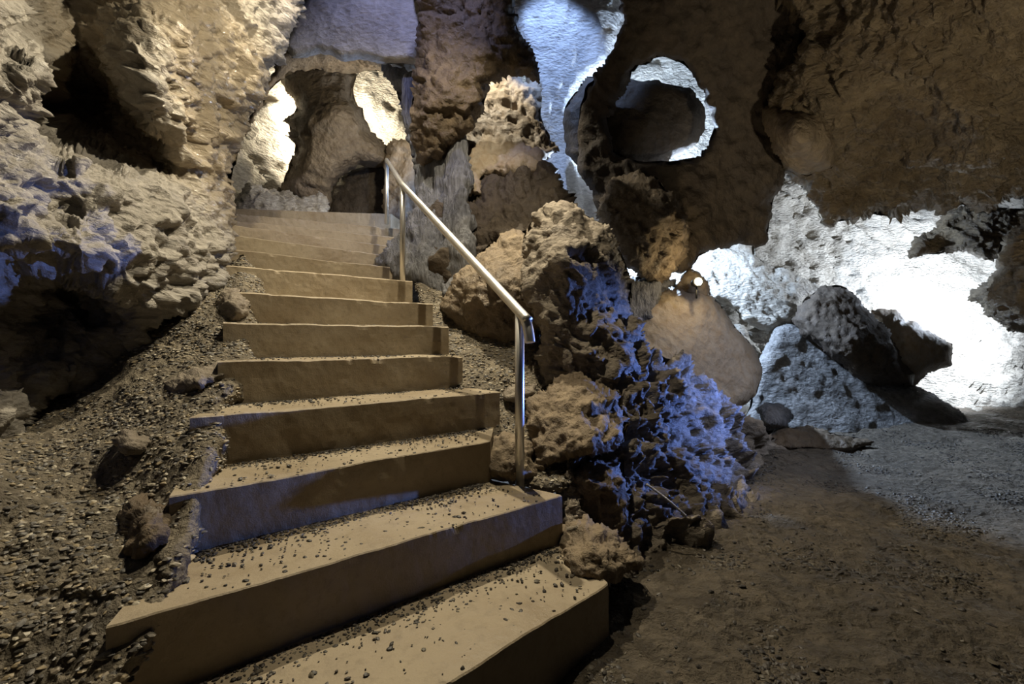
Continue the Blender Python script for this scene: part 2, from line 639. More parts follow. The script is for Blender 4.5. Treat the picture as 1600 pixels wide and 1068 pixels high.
# ---- wall seen through the hole
rock('wall_middle', [(760, -60), (1180, -60), (1180, 460), (760, 460)],
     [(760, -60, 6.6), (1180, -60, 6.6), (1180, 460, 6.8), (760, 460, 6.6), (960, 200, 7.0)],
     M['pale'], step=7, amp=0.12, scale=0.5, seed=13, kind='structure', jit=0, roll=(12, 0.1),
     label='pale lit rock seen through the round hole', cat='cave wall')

# ---- left wall
rock('wall_left',
     [(-500, -420), (520, -300), (475, -40), (466, 30), (446, 58), (447, 85), (422, 112), (400, 150), (382, 190), (374, 235), (362, 285), (358, 330), (355, 375),
      (357, 410), (342, 448), (318, 472), (282, 490), (243, 520), (215, 537), (168, 553), (160, 590), (128, 612), (95, 600), (60, 625), (0, 690), (-500, 900)],
     [(-500, -420, 1.3), (-500, 300, 1.0), (-500, 900, 0.95), (520, -300, 4.2), (200, -300, 2.8), (0, 0, 1.75), (0, 110, 1.5), (60, 120, 1.62), (0, 250, 1.42), (60, 260, 1.6),
      (90, 0, 2.6), (140, 25, 2.6), (110, 80, 2.45), (90, 150, 2.45), (150, 140, 2.65), (140, 200, 2.6), (200, 225, 2.6), (240, 255, 2.6), (200, 70, 2.1), (205, 130, 2.1), (232, 190, 2.15), (265, 60, 2.3), (280, 215, 2.4),
      (130, 255, 1.85), (200, 280, 2.05), (100, 320, 1.72), (180, 360, 1.85), (260, 320, 2.25), (340, 60, 2.95), (330, 160, 2.85), (345, 250, 2.95), (395, 110, 3.3),
      (455, 20, 3.7), (375, 220, 3.25), (365, 320, 3.1), (330, 380, 2.55), (250, 420, 2.05), (200, 440, 1.9), (0, 370, 1.36), (60, 380, 1.45), (130, 398, 1.58), (40, 440, 1.85), (100, 450, 2.1), (150, 480, 2.15), (205, 515, 2.15),
      (100, 540, 2.05), (20, 520, 1.9), (20, 600, 1.8), (300, 450, 2.35), (0, 660, 1.6)],
     M['left'], step=3.0, roll=(22, 0.3), thick=0.8, amp=0.085, scale=0.5, style='diag', seed=21, kind='structure',
     label='big grey-brown overhanging rock wall left of the stairs', cat='cave wall')

# ---- scree bank between the left wall and the stairs
rock('scree_bank',
     [(-500, 500), (60, 470), (200, 470), (330, 430), (380, 396), (410, 440), (414, 470), (404, 500), (408, 540), (400, 575), (400, 605), (376, 640), (370, 700),
      (346, 760), (325, 850), (290, 950), (262, 1020), (170, 1130), (60, 1300), (-500, 1500)],
     [(-500, 500, 1.7), (-500, 1500, 0.55), (-200, 800, 1.0), (0, 560, 2.3), (60, 600, 2.15), (160, 560, 2.2), (200, 480, 2.4), (330, 440, 2.6), (362, 405, 2.85), (376, 460, 2.52), (372, 520, 2.22), (366, 575, 1.95), (340, 640, 1.68),
      (300, 760, 1.36), (250, 880, 1.16), (215, 1000, 1.0), (110, 1100, 0.9), (0, 1068, 0.93), (0, 850, 1.17), (0, 740, 1.36), (120, 820, 1.27), (120, 960, 1.06), (200, 700, 1.55), (250, 620, 1.8), (300, 560, 2.02), (330, 500, 2.3), (230, 780, 1.38)],
     M['scree'], step=3.2, roll=(42, 0.34), thick=0.4, amp=0.035, scale=0.22, style='soil', seed=31, kind='structure', jit=6,
     label='sloping bank of dark gravel and scree left of the stairs', cat='gravel bank')

# ---- arch slab and its dark underside
rock('ceiling_slab', [(478, -120), (470, 0), (455, 30), (446, 70), (455, 92), (500, 84), (540, 90), (600, 98), (650, 100), (668, 60), (670, -120)],
     [(470, -60, 4.3), (660, -60, 4.2), (460, 70, 4.5), (650, 80, 4.3), (560, 0, 4.2), (560, 70, 4.35)],
     M['column'], step=3.5, roll=(14, 0.25), thick=0.8, amp=0.035, scale=0.5, style='flow', seed=41, kind='structure',
     label='blue-grey rock slab hanging over the arch', cat='cave ceiling')
rock('ceiling_arch', [(380, 215), (396, 170), (412, 140), (440, 88), (470, 50), (660, 60), (672, 140), (640, 122), (612, 116), (555, 112), (500, 108), (455, 113), (432, 132), (412, 162), (398, 190)],
     [(400, 170, 5.0), (440, 100, 4.9), (550, 70, 4.9), (550, 108, 5.5), (660, 90, 4.8), (650, 120, 5.1)],
     M['brown'], step=3.5, roll=(10, 0.15), thick=0.5, amp=0.04, scale=0.3, style='diag', seed=42, kind='structure',
     label='dark brown underside of the arch over the stair head', cat='cave ceiling')

# ---- dark wall in the middle with the round hole
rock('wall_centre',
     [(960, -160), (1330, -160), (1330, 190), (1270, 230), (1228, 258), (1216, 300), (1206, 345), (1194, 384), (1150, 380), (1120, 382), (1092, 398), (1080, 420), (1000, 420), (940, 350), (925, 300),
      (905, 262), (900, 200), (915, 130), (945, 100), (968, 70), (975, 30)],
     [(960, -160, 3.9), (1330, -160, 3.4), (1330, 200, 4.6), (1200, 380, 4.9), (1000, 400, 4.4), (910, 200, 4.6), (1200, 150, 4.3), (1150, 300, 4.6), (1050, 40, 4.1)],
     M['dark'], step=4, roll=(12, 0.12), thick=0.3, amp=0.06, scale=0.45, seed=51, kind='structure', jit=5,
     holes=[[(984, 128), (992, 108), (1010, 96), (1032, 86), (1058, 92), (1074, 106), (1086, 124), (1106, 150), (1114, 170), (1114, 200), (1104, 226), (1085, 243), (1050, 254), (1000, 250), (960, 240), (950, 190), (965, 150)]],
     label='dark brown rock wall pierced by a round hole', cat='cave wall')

# ---- right-hand ceiling
rock('ceiling_right',
     [(1300, -300), (1190, -160), (1196, 0), (1262, 12), (1268, 60), (1255, 80), (1190, 160), (1196, 200), (1210, 232), (1232, 262), (1258, 300), (1280, 335), (1300, 358), (1318, 350), (1350, 340),
      (1395, 338), (1425, 322), (1470, 328), (1500, 320), (1540, 328), (1570, 312), (1620, 300), (1950, 280), (1950, -300)],
     [(1300, -300, 2.4), (1950, -300, 1.9), (1230, 0, 3.7), (1200, 180, 4.2), (1260, 290, 4.6), (1300, 345, 4.7), (1450, 320, 4.6), (1600, 300, 4.2), (1950, 280, 3.4),
      (1300, 100, 3.5), (1290, 160, 3.7), (1400, 0, 2.9), (1400, 150, 3.4), (1550, 0, 2.6), (1550, 150, 3.1), (1600, 230, 3.6), (1450, 240, 3.9), (1520, 215, 3.3), (1540, 260, 3.8), (1350, 250, 4.1)],
     M['ceiling'], step=3.4, roll=(20, 0.3), thick=0.7, amp=0.12, scale=0.48, style='diag', seed=52, kind='structure', jit=7,
     label='brown craggy cave ceiling sloping down on the right', cat='cave ceiling')

# ================================================================== ROCK FORMATIONS
rock('boulder', [(436, 128), (450, 100), (480, 88), (540, 88), (556, 116), (550, 150), (566, 166), (568, 188), (588, 208), (606, 226), (618, 262), (600, 262), (565, 262), (535, 275), (522, 300), (515, 345),
                 (470, 345), (440, 300), (450, 262), (464, 228), (448, 216), (456, 200), (440, 190), (464, 170), (460, 150)],
     [(450, 130, 6.6), (540, 120, 6.6), (600, 240, 6.6), (520, 180, 6.1), (470, 250, 6.2), (500, 320, 6.5)],
     M['tan'], step=3, roll=(24, 0.5), thick=0.9, amp=0.06, scale=0.8, seed=61,
     label='huge tan boulder filling the arch above the stairs', cat='boulder')
rock('boulder', [(505, 345), (512, 300), (530, 262), (570, 245), (622, 250), (640, 345)],  # added dark body standing in for the shade of a recess
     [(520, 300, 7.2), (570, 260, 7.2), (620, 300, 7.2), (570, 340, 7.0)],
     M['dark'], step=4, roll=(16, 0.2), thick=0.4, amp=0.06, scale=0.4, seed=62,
     label='added dark rock filling the shaded hollow beneath the huge tan boulder', cat='boulder')
rock('boulder', [(366, 350), (376, 312), (382, 290), (398, 287), (424, 298), (450, 298), (470, 310), (500, 306), (514, 318), (514, 350)],
     [(370, 340, 5.9), (400, 295, 6.0), (450, 305, 6.1), (505, 315, 6.1), (440, 340, 5.8)],
     M['pale'], step=2.5, roll=(12, 0.25), thick=0.4, amp=0.06, scale=0.25, seed=63,
     label='low pale bluish rocks at the head of the stairs', cat='rock')
rock('rock_wall_panel', [(596, 350), (602, 262), (612, 222), (650, 222), (662, 350)],
     [(600, 340, 6.5), (620, 230, 6.5), (650, 230, 6.3), (655, 340, 6.2)],
     M['flow'], step=2.5, roll=(8, 0.15), thick=0.3, amp=0.05, scale=0.3, seed=64,
     label='tan and blue lit rock behind the top of the handrail', cat='rock')

rock('flowstone_curtain', [(596, 108), (640, 112), (700, 150), (730, 260), (740, 380), (720, 480), (690, 472), (655, 442), (628, 440), (612, 420), (584, 414), (600, 392), (624, 364), (634, 340), (650, 324),
                           (650, 296), (647, 262), (640, 226), (632, 184), (622, 142)],
     [(606, 115, 4.75), (640, 200, 4.5), (655, 300, 4.35), (590, 411, 4.05), (640, 370, 4.0), (650, 435, 3.65), (700, 460, 3.5), (720, 300, 3.9), (700, 160, 4.2)],
     M['slate'], step=2.6, roll=(14, 0.22), thick=0.4, amp=0.10, scale=0.6, style='drape', seed=65,
     label='slate-blue flowstone curtain beside the upper handrail', cat='flowstone')
rock('hanging_rock', [(640, -140), (800, -140), (806, 40), (838, 100), (842, 134), (820, 118), (795, 112), (768, 126), (752, 170), (742, 200), (700, 232), (690, 250), (660, 260), (645, 180), (650, 110), (655, 40)],
     [(650, -100, 3.6), (790, -100, 3.6), (660, 60, 3.9), (790, 60, 3.8), (830, 120, 4.1), (700, 140, 3.8), (680, 230, 4.0)],
     M['umber'], step=3, roll=(18, 0.3), thick=0.4, amp=0.07, scale=0.32, seed=66,
     label='dark brown rock hanging above the cream-lit ledge', cat='rock')
rock('rock_ledge', [(680, 262), (700, 232), (738, 190), (762, 120), (790, 100), (812, 130), (846, 125), (845, 190), (872, 232), (852, 252), (840, 275), (800, 268), (760, 275), (748, 305), (715, 310), (694, 290)],
     [(690, 270, 4.35), (720, 215, 4.5), (770, 130, 4.9), (835, 140, 4.9), (860, 235, 4.4), (790, 255, 4.2), (720, 290, 4.15), (780, 200, 4.55)],
     M['flow'], step=2.6, roll=(16, 0.22), thick=0.4, amp=0.07, scale=0.3, seed=67,
     label='cream-lit craggy ledge left of the blue column', cat='rock ledge')
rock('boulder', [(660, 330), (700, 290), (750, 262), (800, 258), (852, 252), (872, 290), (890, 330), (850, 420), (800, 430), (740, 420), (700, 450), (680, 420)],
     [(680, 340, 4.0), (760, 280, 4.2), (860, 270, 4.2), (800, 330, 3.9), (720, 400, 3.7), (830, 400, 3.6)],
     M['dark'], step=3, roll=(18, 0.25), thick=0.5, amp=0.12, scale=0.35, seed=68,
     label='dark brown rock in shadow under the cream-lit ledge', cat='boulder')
rock('rock_column', [(770, -160), (985, -160), (975, 0), (976, 60), (962, 105), (930, 115), (915, 150), (906, 205), (908, 250), (950, 296), (980, 318), (965, 345), (950, 370), (880, 380), (840, 330), (846, 290), (850, 240), (830, 200), (820, 120), (800, 60), (780, 0)],
     [(780, -100, 5.5), (980, -100, 5.5), (860, 0, 5.4), (960, 60, 5.6), (860, 150, 5.45), (900, 230, 5.55), (860, 300, 5.35), (960, 340, 5.3)],
     M['column'], step=3, roll=(26, 0.45), thick=0.6, amp=0.05, scale=0.4, style='flow', seed=69,
     label='tall blue-lit rock column in the middle of the cave', cat='rock column')
rock('boulder', [(880, 170), (915, 120), (972, 116), (990, 128), (1040, 130), (1082, 140), (1101, 168), (1102, 200), (1088, 222), (1048, 246), (1010, 285), (930, 285), (885, 240)],
     [(890, 200, 4.95), (1000, 140, 4.95), (1095, 180, 4.95), (1000, 200, 4.72), (1000, 270, 4.95)],
     M['dark'], step=4, roll=(20, 0.3), thick=0.3, amp=0.03, scale=0.5, seed=70, jit=2,
     label='round dark boulder blocking the round hole', cat='boulder')
rock('boulder', [(930, 330), (955, 280), (990, 262), (1030, 280), (1075, 345), (1082, 390), (1062, 415), (1040, 440), (1010, 440), (970, 410)],
     [(950, 330, 4.2), (990, 280, 4.3), (1030, 330, 4.0), (1075, 385, 4.3), (1000, 400, 4.05), (1040, 430, 4.3)],
     M['brown'], step=3, roll=(18, 0.25), thick=0.45, amp=0.06, scale=0.3, seed=71,
     label='orange-brown rock hanging above the small glowing lamp', cat='boulder')

rock('hanging_rock', [(1190, 172), (1212, 158), (1242, 172), (1275, 160), (1306, 178), (1312, 222), (1298, 262), (1262, 276), (1236, 268), (1212, 240), (1196, 208)],
     [(1195, 180, 4.1), (1300, 180, 3.9), (1250, 210, 3.7), (1260, 270, 4.1), (1225, 250, 4.05)],
     M['brown'], step=2.8, roll=(22, 0.3), thick=0.4, amp=0.05, scale=0.3, style='flow', seed=99,
     label='rounded brown lobe of rock hanging above the white wall', cat='rock')

# right-hand chamber
rock('boulder', [(1236, 505), (1246, 475), (1268, 456), (1310, 444), (1345, 464), (1362, 490), (1385, 510), (1402, 540), (1425, 585), (1428, 604), (1350, 596), (1310, 565), (1280, 540)],  # added body standing in for a shaded hollow in the wall
     [(1250, 490, 5.6), (1310, 460, 5.6), (1340, 530, 5.2), (1400, 560, 5.4), (1400, 590, 5.4)],
     M['dark'], step=3, roll=(18, 0.3), thick=0.4, amp=0.05, scale=0.35, seed=72,
     label='near-black boulder shape added for the dark hollow before the white wall', cat='boulder')
rock('boulder', [(1360, 486), (1400, 488), (1445, 516), (1488, 536), (1486, 574), (1452, 580), (1425, 604), (1395, 580), (1380, 530)],
     [(1375, 500, 5.75), (1420, 505, 5.75), (1480, 555, 5.7), (1430, 550, 5.55), (1410, 590, 5.7)],
     M['flow'], step=3, roll=(14, 0.25), thick=0.35, amp=0.04, scale=0.35, seed=79,
     label='brown angular block beside the added near-black shape', cat='boulder')
rock('rock_bank', [(1160, 680), (1180, 590), (1196, 540), (1215, 515), (1242, 500), (1290, 528), (1335, 572), (1400, 588), (1440, 605), (1500, 640), (1540, 690), (1400, 700)],
     [(1180, 650, 5.0), (1200, 550, 5.5), (1240, 510, 5.8), (1330, 580, 5.6), (1440, 620, 5.6), (1300, 650, 5.1), (1500, 680, 5.2)],
     M['bank'], step=3, roll=(16, 0.2), thick=0.6, amp=0.04, scale=0.4, style='soil', seed=73,
     label='blue-grey rock bank rising behind the right floor', cat='rock bank')
rock('rock_bank', [(1075, 440), (1084, 405), (1112, 384), (1150, 388), (1200, 410), (1250, 432), (1292, 456), (1262, 470), (1240, 500), (1200, 520), (1150, 490), (1110, 465)],
     [(1085, 420, 6.2), (1120, 390, 6.4), (1200, 420, 6.3), (1285, 455, 6.3), (1200, 500, 5.9), (1120, 460, 6.0)],
     M['pale'], step=3, roll=(16, 0.2), thick=0.4, amp=0.04, scale=0.3, style='diag', seed=74,
     label='pale blue rock bank right of the small glowing lamp', cat='rock bank')
rock('flowstone_mound', [(940, 560), (955, 505), (985, 488), (1030, 458), (1062, 446), (1085, 452), (1114, 460), (1128, 480), (1150, 510), (1180, 545), (1192, 575), (1180, 620), (1130, 660), (1040, 640), (980, 600)],
     [(960, 530, 4.1), (1030, 465, 4.4), (1080, 455, 4.4), (1120, 480, 4.5), (1180, 560, 4.55), (1080, 540, 4.2), (1000, 580, 3.8), (1130, 630, 4.1)],
     M['flow'], step=3, roll=(18, 0.25), thick=0.6, amp=0.035, scale=0.45, style='flow', seed=75,
     label='smooth tan flowstone mound below the small glowing lamp', cat='flowstone')
rock('boulder', [(975, 520), (980, 440), (1000, 430), (1030, 432), (1056, 445), (1030, 462), (1028, 490), (1010, 500)],
     [(985, 450, 4.3), (1010, 440, 4.4), (1045, 445, 4.5), (1000, 490, 4.2)],
     M['slate'], step=2.5, roll=(12, 0.15), thick=0.4, amp=0.06, scale=0.2, seed=76,
     label='dark bluish rock between tall boulder and flowstone mound', cat='boulder')
rock('stone', [(1048, 462), (1056, 440), (1066, 428), (1076, 418), (1092, 424), (1108, 440), (1112, 466)],
     [(1055, 450, 4.55), (1076, 422, 4.6), (1108, 455, 4.55), (1080, 445, 4.45)],
     M['flow'], step=2, roll=(8, 0.1), thick=0.15, amp=0.02, scale=0.2, seed=98, jit=2,
     label='yellow-lit stone right behind the small glowing lamp', cat='stone', group='loose stones')
rock('rock_ledge', [(1418, 400), (1432, 372), (1465, 350), (1478, 330), (1560, 322), (1640, 330), (1640, 400), (1560, 400), (1540, 405), (1505, 388), (1470, 398)],
     [(1430, 390, 5.6), (1490, 345, 5.6), (1630, 340, 5.2), (1630, 390, 5.3), (1520, 370, 5.4)],
     M['ceiling'], step=3, roll=(12, 0.2), thick=0.35, amp=0.08, scale=0.3, style='diag', seed=77,
     label='brown ledge jutting from the top of the white wall', cat='rock ledge')
rock('hanging_rock', [(1518, 462), (1540, 440), (1562, 424), (1562, 384), (1580, 352), (1610, 330), (1720, 320), (1720, 540), (1620, 524), (1575, 514), (1562, 490), (1535, 482)],
     [(1530, 462, 4.1), (1570, 400, 4.0), (1600, 350, 4.0), (1700, 430, 3.6), (1600, 460, 3.7), (1580, 505, 4.0)],
     M['ceiling'], step=3, roll=(18, 0.3), thick=0.5, amp=0.06, scale=0.3, seed=78,
     label='brown knobbly rock jutting in from the right edge', cat='rock')

# central pillar rocks
rock('boulder', [(692, 475), (700, 455), (716, 428), (758, 384), (790, 366), (840, 355), (870, 400), (870, 480), (850, 520), (818, 532), (795, 545), (760, 530), (735, 538), (706, 512)],
     [(705, 470, 3.2), (760, 390, 3.25), (830, 370, 3.2), (770, 440, 2.85), (740, 520, 3.05), (830, 500, 2.9)],
     M['brown'], step=2.8, roll=(20, 0.25), thick=0.5, amp=0.05, scale=0.3, seed=81,
     label='rounded brown boulder behind the lower handrail', cat='boulder')
rock('boulder', [(814, 440), (820, 362), (835, 334), (860, 318), (886, 316), (906, 330), (926, 342), (952, 352), (972, 392), (986, 440), (988, 470), (974, 500), (990, 545), (1010, 570), (980, 620), (900, 620), (850, 610), (834, 560), (842, 525), (835, 490)],
     [(825, 400, 2.85), (870, 325, 2.85), (950, 360, 2.95), (880, 400, 2.54), (925, 430, 2.62), (980, 450, 3.0), (860, 540, 2.52), (840, 580, 2.65), (950, 560, 2.5), (1000, 570, 2.8)],
     M['limestone'], step=2.6, roll=(18, 0.3), thick=0.5, amp=0.06, scale=0.33, seed=82,
     label='tall craggy boulder at the lower end of the handrail', cat='boulder')
rock('rubble_slope', [(870, 560), (985, 500), (1012, 545), (1060, 565), (1090, 590), (1112, 622), (1165, 655), (1225, 690), (1236, 702), (1195, 722), (1168, 745), (1158, 775), (1190, 784), (1182, 796), (1140, 806),
                      (1100, 830), (1060, 850), (1010, 890), (960, 905), (900, 880), (880, 760)],
     [(880, 600, 2.6), (985, 520, 2.85), (1060, 575, 3.2), (1120, 640, 3.6), (1225, 695, 4.2), (1160, 750, 3.2), (1185, 790, 2.72), (1100, 820, 2.42), (1040, 860, 2.12), (970, 900, 1.92), (950, 800, 2.08), (930, 700, 2.25), (1020, 700, 2.45), (1080, 700, 2.75), (1050, 620, 2.85)],
     M['limestone'], step=2.6, roll=(14, 0.12), thick=0.6, amp=0.13, scale=0.4, style='crag', seed=83,
     label='jagged rubble slope at the foot of the pillar', cat='rubble')
rock('boulder', [(826, 640), (850, 602), (900, 592), (965, 610), (985, 660), (965, 700), (905, 712), (850, 742), (826, 735)],
     [(830, 690, 2.2), (900, 600, 2.4), (970, 650, 2.25), (900, 670, 2.08), (850, 735, 2.08)],
     M['brown'], step=2.6, roll=(14, 0.15), thick=0.4, amp=0.045, scale=0.25, seed=84,
     label='flat-faced rock right of the lowest handrail post', cat='boulder')
rock('boulder', [(868, 770), (890, 728), (940, 706), (978, 720), (985, 780), (975, 850), (930, 880), (880, 850)],
     [(880, 760, 2.1), (940, 715, 2.15), (975, 780, 2.05), (920, 750, 1.98), (920, 840, 2.05)],
     M['brown'], step=2.6, roll=(14, 0.15), thick=0.3, amp=0.04, scale=0.22, seed=85,
     label='squat rock above the boulder on the lowest step', cat='boulder')
rock('boulder', [(846, 872), (862, 838), (884, 818), (920, 808), (955, 826), (975, 850), (1004, 884), (965, 902), (930, 916), (890, 900)],
     [(855, 865, 1.78), (920, 812, 1.86), (990, 885, 1.66), (920, 860, 1.6), (930, 910, 1.55)],
     M['brown'], step=2.4, roll=(16, 0.14), thick=0.2, amp=0.035, scale=0.18, seed=86,
     label='muddy boulder lying on the lowest step', cat='boulder')
rock('boulder', [(742, 720), (752, 690), (790, 676), (830, 690), (836, 745), (800, 752), (765, 742)],
     [(750, 710, 2.12), (790, 680, 2.15), (830, 720, 2.1), (785, 715, 2.0)],
     M['brown'], step=2.4, roll=(14, 0.12), thick=0.2, amp=0.025, scale=0.18, seed=87,
     label='small brown rock at the end of the third step', cat='boulder')
rock('gravel_bank', [(640, 430), (700, 460), (850, 520), (900, 620), (900, 760), (840, 765), (790, 745), (745, 705), (720, 640), (700, 560), (670, 500)],
     [(650, 440, 3.65), (720, 490, 3.35), (720, 560, 2.8), (850, 540, 2.9), (760, 610, 2.55), (850, 620, 2.6), (740, 690, 2.25), (800, 680, 2.32), (840, 750, 2.05), (890, 700, 2.3)],
     M['scree'], step=3, roll=(10, 0.06), thick=0.3, amp=0.03, scale=0.2, style='soil', seed=88,
     label='gravel bank between the stairs and the pillar', cat='gravel bank')

# stones lying in the scree and beside the steps
rock('stone', [(258, 612), (270, 590), (300, 575), (345, 560), (362, 572), (352, 592), (320, 604), (292, 622), (270, 632)],
     [(265, 610, 1.82), (300, 580, 1.9), (350, 570, 1.93), (310, 600, 1.78), (280, 625, 1.78)],
     M['limestone'], step=2.4, roll=(10, 0.08), thick=0.12, amp=0.02, scale=0.14, seed=90,
     label='flat pale stone ledge in the scree beside the fourth step', cat='stone', group='loose stones')
rock('stone', [(186, 850), (190, 800), (215, 780), (255, 785), (272, 800), (262, 835), (240, 862), (205, 866)],
     [(190, 840, 1.24), (230, 785, 1.32), (268, 805, 1.3), (230, 825, 1.2)],
     M['umber'], step=2.4, roll=(12, 0.08), thick=0.12, amp=0.025, scale=0.12, seed=91,
     label='dark rough stone sunk in the gravel beside the second step', cat='stone', group='loose stones')
rock('stone', [(340, 470), (352, 446), (378, 452), (392, 478), (388, 500), (360, 506), (344, 494)],
     [(345, 480, 2.36), (365, 450, 2.45), (388, 490, 2.34), (365, 478, 2.28)],
     M['limestone'], step=2.4, roll=(10, 0.09), thick=0.1, amp=0.022, scale=0.14, seed=92,
     label='pale stone against the left end of the seventh step', cat='stone', group='loose stones')
rock('stone', [(170, 690), (190, 672), (225, 676), (244, 690), (225, 704), (190, 706)],
     [(180, 690, 1.5), (230, 685, 1.55), (205, 680, 1.5), (205, 700, 1.46)],
     M['limestone'], step=2.4, roll=(9, 0.06), thick=0.08, amp=0.015, scale=0.1, seed=93,
     label='low flat stone in the gravel under the left wall', cat='stone', group='loose stones')
rock('stone', [(852, 648), (828, 640), (822, 628), (836, 622), (858, 630)],
     [(825, 632, 2.4), (855, 635, 2.4), (840, 625, 2.42), (840, 640, 2.36)],
     M['limestone'], step=2, roll=(7, 0.04), thick=0.06, amp=0.008, scale=0.08, seed=94, jit=2,
     label='small tan stone just right of the lowest handrail post', cat='stone', group='loose stones')
rock('stone', [(784, 612), (800, 600), (826, 604), (840, 598), (836, 616), (806, 628), (788, 626)],
     [(788, 615, 2.5), (835, 605, 2.52), (810, 605, 2.5), (810, 622, 2.44)],
     M['limestone'], step=2, roll=(7, 0.05), thick=0.06, amp=0.012, scale=0.08, seed=95, jit=2,
     label='pale stone on the gravel left of the lowest handrail post', cat='stone', group='loose stones')
rock('stone', [(1180, 640), (1196, 626), (1222, 632), (1240, 650), (1225, 668), (1195, 664)],
     [(1185, 645, 4.6), (1210, 630, 4.7), (1235, 655, 4.6), (1208, 650, 4.45)],
     M['slate'], step=2.4, roll=(9, 0.12), thick=0.15, amp=0.03, scale=0.18, seed=96, jit=3,
     label='bluish stone at the end of the rubble slope', cat='stone', group='loose stones')
rock('rock_ledge', [(1190, 690), (1215, 668), (1262, 664), (1300, 676), (1370, 690), (1330, 704), (1260, 702), (1215, 700)],
     [(1200, 688, 4.3), (1250, 668, 4.5), (1360, 690, 4.3), (1260, 698, 4.15)],
     M['umber'], step=2.6, roll=(8, 0.1), thick=0.3, amp=0.03, scale=0.2, seed=97, jit=3,
     label='low dark ledge on the floor beyond the rubble slope', cat='rock ledge')
V, Fc = tube(catmull([P(1010, 756, 2.18), P(1040, 778, 2.15), P(1072, 806, 2.13)]), 0.006, 8)
tag(mesh_obj('stick', V, Fc, M['column']), 'thin straight stick leaning on the rubble slope', 'stick')

# ================================================================== STAIRCASE
# (left px, left depth), (right px, right depth), tread height
STEP = [
    (None, None, None),
    ((None, None), (945, 1.50), 0.177),
    ((225, 1.02), (872, 1.82), 0.363),
    ((300, 1.33), (760, 2.01), 0.542),
    ((330, 1.60), (775, 2.36), 0.720),
    ((365, 1.90), (718, 2.61), 0.900),
    ((370, 2.20), (696, 2.86), 1.077),
    ((378, 2.45), (672, 3.10), 1.247),
    ((360, 2.80), (640, 3.50), 1.452),
    ((370, 3.15), (628, 3.95), 1.620),
    ((368, 3.48), (622, 4.38), 1.800),
    ((368, 3.92), (622, 4.80), 1.985),
    ((368, 4.42), (624, 5.14), 2.160),
    ((383, 4.86), (620, 5.46), 2.345),
    ((380, 5.60), (606, 5.80), 2.620),
    ((380, 7.2), (660, 7.2), 2.640),
]


def step_ends(n):
    (lp, ld), (rp, rd), z = STEP[n]
    R = np.array([(rp - 800) / F * rd, rd])
    if lp is None:
        L = np.array([-0.60, 0.65])
    else:
        L = np.array([(lp - 800) / F * ld, ld])
    return L, R, z


def concrete():
    m, nt, b = new_mat('muddy_concrete')
    N, L = nt.nodes, nt.links
    g = N.new('ShaderNodeNewGeometry')

    def noise(s, d, r=0.6):
        n = N.new('ShaderNodeTexNoise')
        n.inputs['Scale'].default_value = s
        n.inputs['Detail'].default_value = d
        n.inputs['Roughness'].default_value = r
        L.new(g.outputs['Position'], n.inputs['Vector'])
        return n
    n1 = noise(3.0, 5)
    n2 = noise(26, 6, 0.7)
    n3 = noise(140, 4, 0.7)
    r = N.new('ShaderNodeValToRGB')
    r.color_ramp.elements[0].position = 0.3
    r.color_ramp.elements[1].position = 0.7
    r.color_ramp.elements[0].color = (0.25, 0.195, 0.125, 1)
    r.color_ramp.elements[1].color = (0.345, 0.29, 0.205, 1)
    L.new(n1.outputs['Fac'], r.inputs['Fac'])
    mx = N.new('ShaderNodeMix')
    mx.data_type = 'RGBA'
    mr = N.new('ShaderNodeMapRange')
    mr.inputs['From Min'].default_value = 0.5
    mr.inputs['From Max'].default_value = 0.75
    mr.inputs['To Max'].default_value = 0.6
    L.new(n2.outputs['Fac'], mr.inputs['Value'])
    L.new(mr.outputs[0], mx.inputs['Factor'])
    L.new(r.outputs['Color'], mx.inputs[6])
    mx.inputs[7].default_value = (0.165, 0.13, 0.085, 1)
    L.new(mx.outputs[2], b.inputs['Base Color'])
    rr = N.new('ShaderNodeMapRange')
    rr.inputs['From Min'].default_value = 0.35
    rr.inputs['From Max'].default_value = 0.65
    rr.inputs['To Min'].default_value = 0.42
    rr.inputs['To Max'].default_value = 0.8
    L.new(n1.outputs['Fac'], rr.inputs['Value'])
    L.new(rr.outputs[0], b.inputs['Roughness'])
    ad = N.new('ShaderNodeMath')
    ad.operation = 'MULTIPLY_ADD'
    L.new(n3.outputs['Fac'], ad.inputs[0])
    ad.inputs[1].default_value = 0.35
    L.new(n2.outputs['Fac'], ad.inputs[2])
    bp = N.new('ShaderNodeBump')
    bp.inputs['Strength'].default_value = 0.35
    bp.inputs['Distance'].default_value = 0.012
    L.new(ad.outputs[0], bp.inputs['Height'])
    L.new(bp.outputs[0], b.inputs['Normal'])
    return m


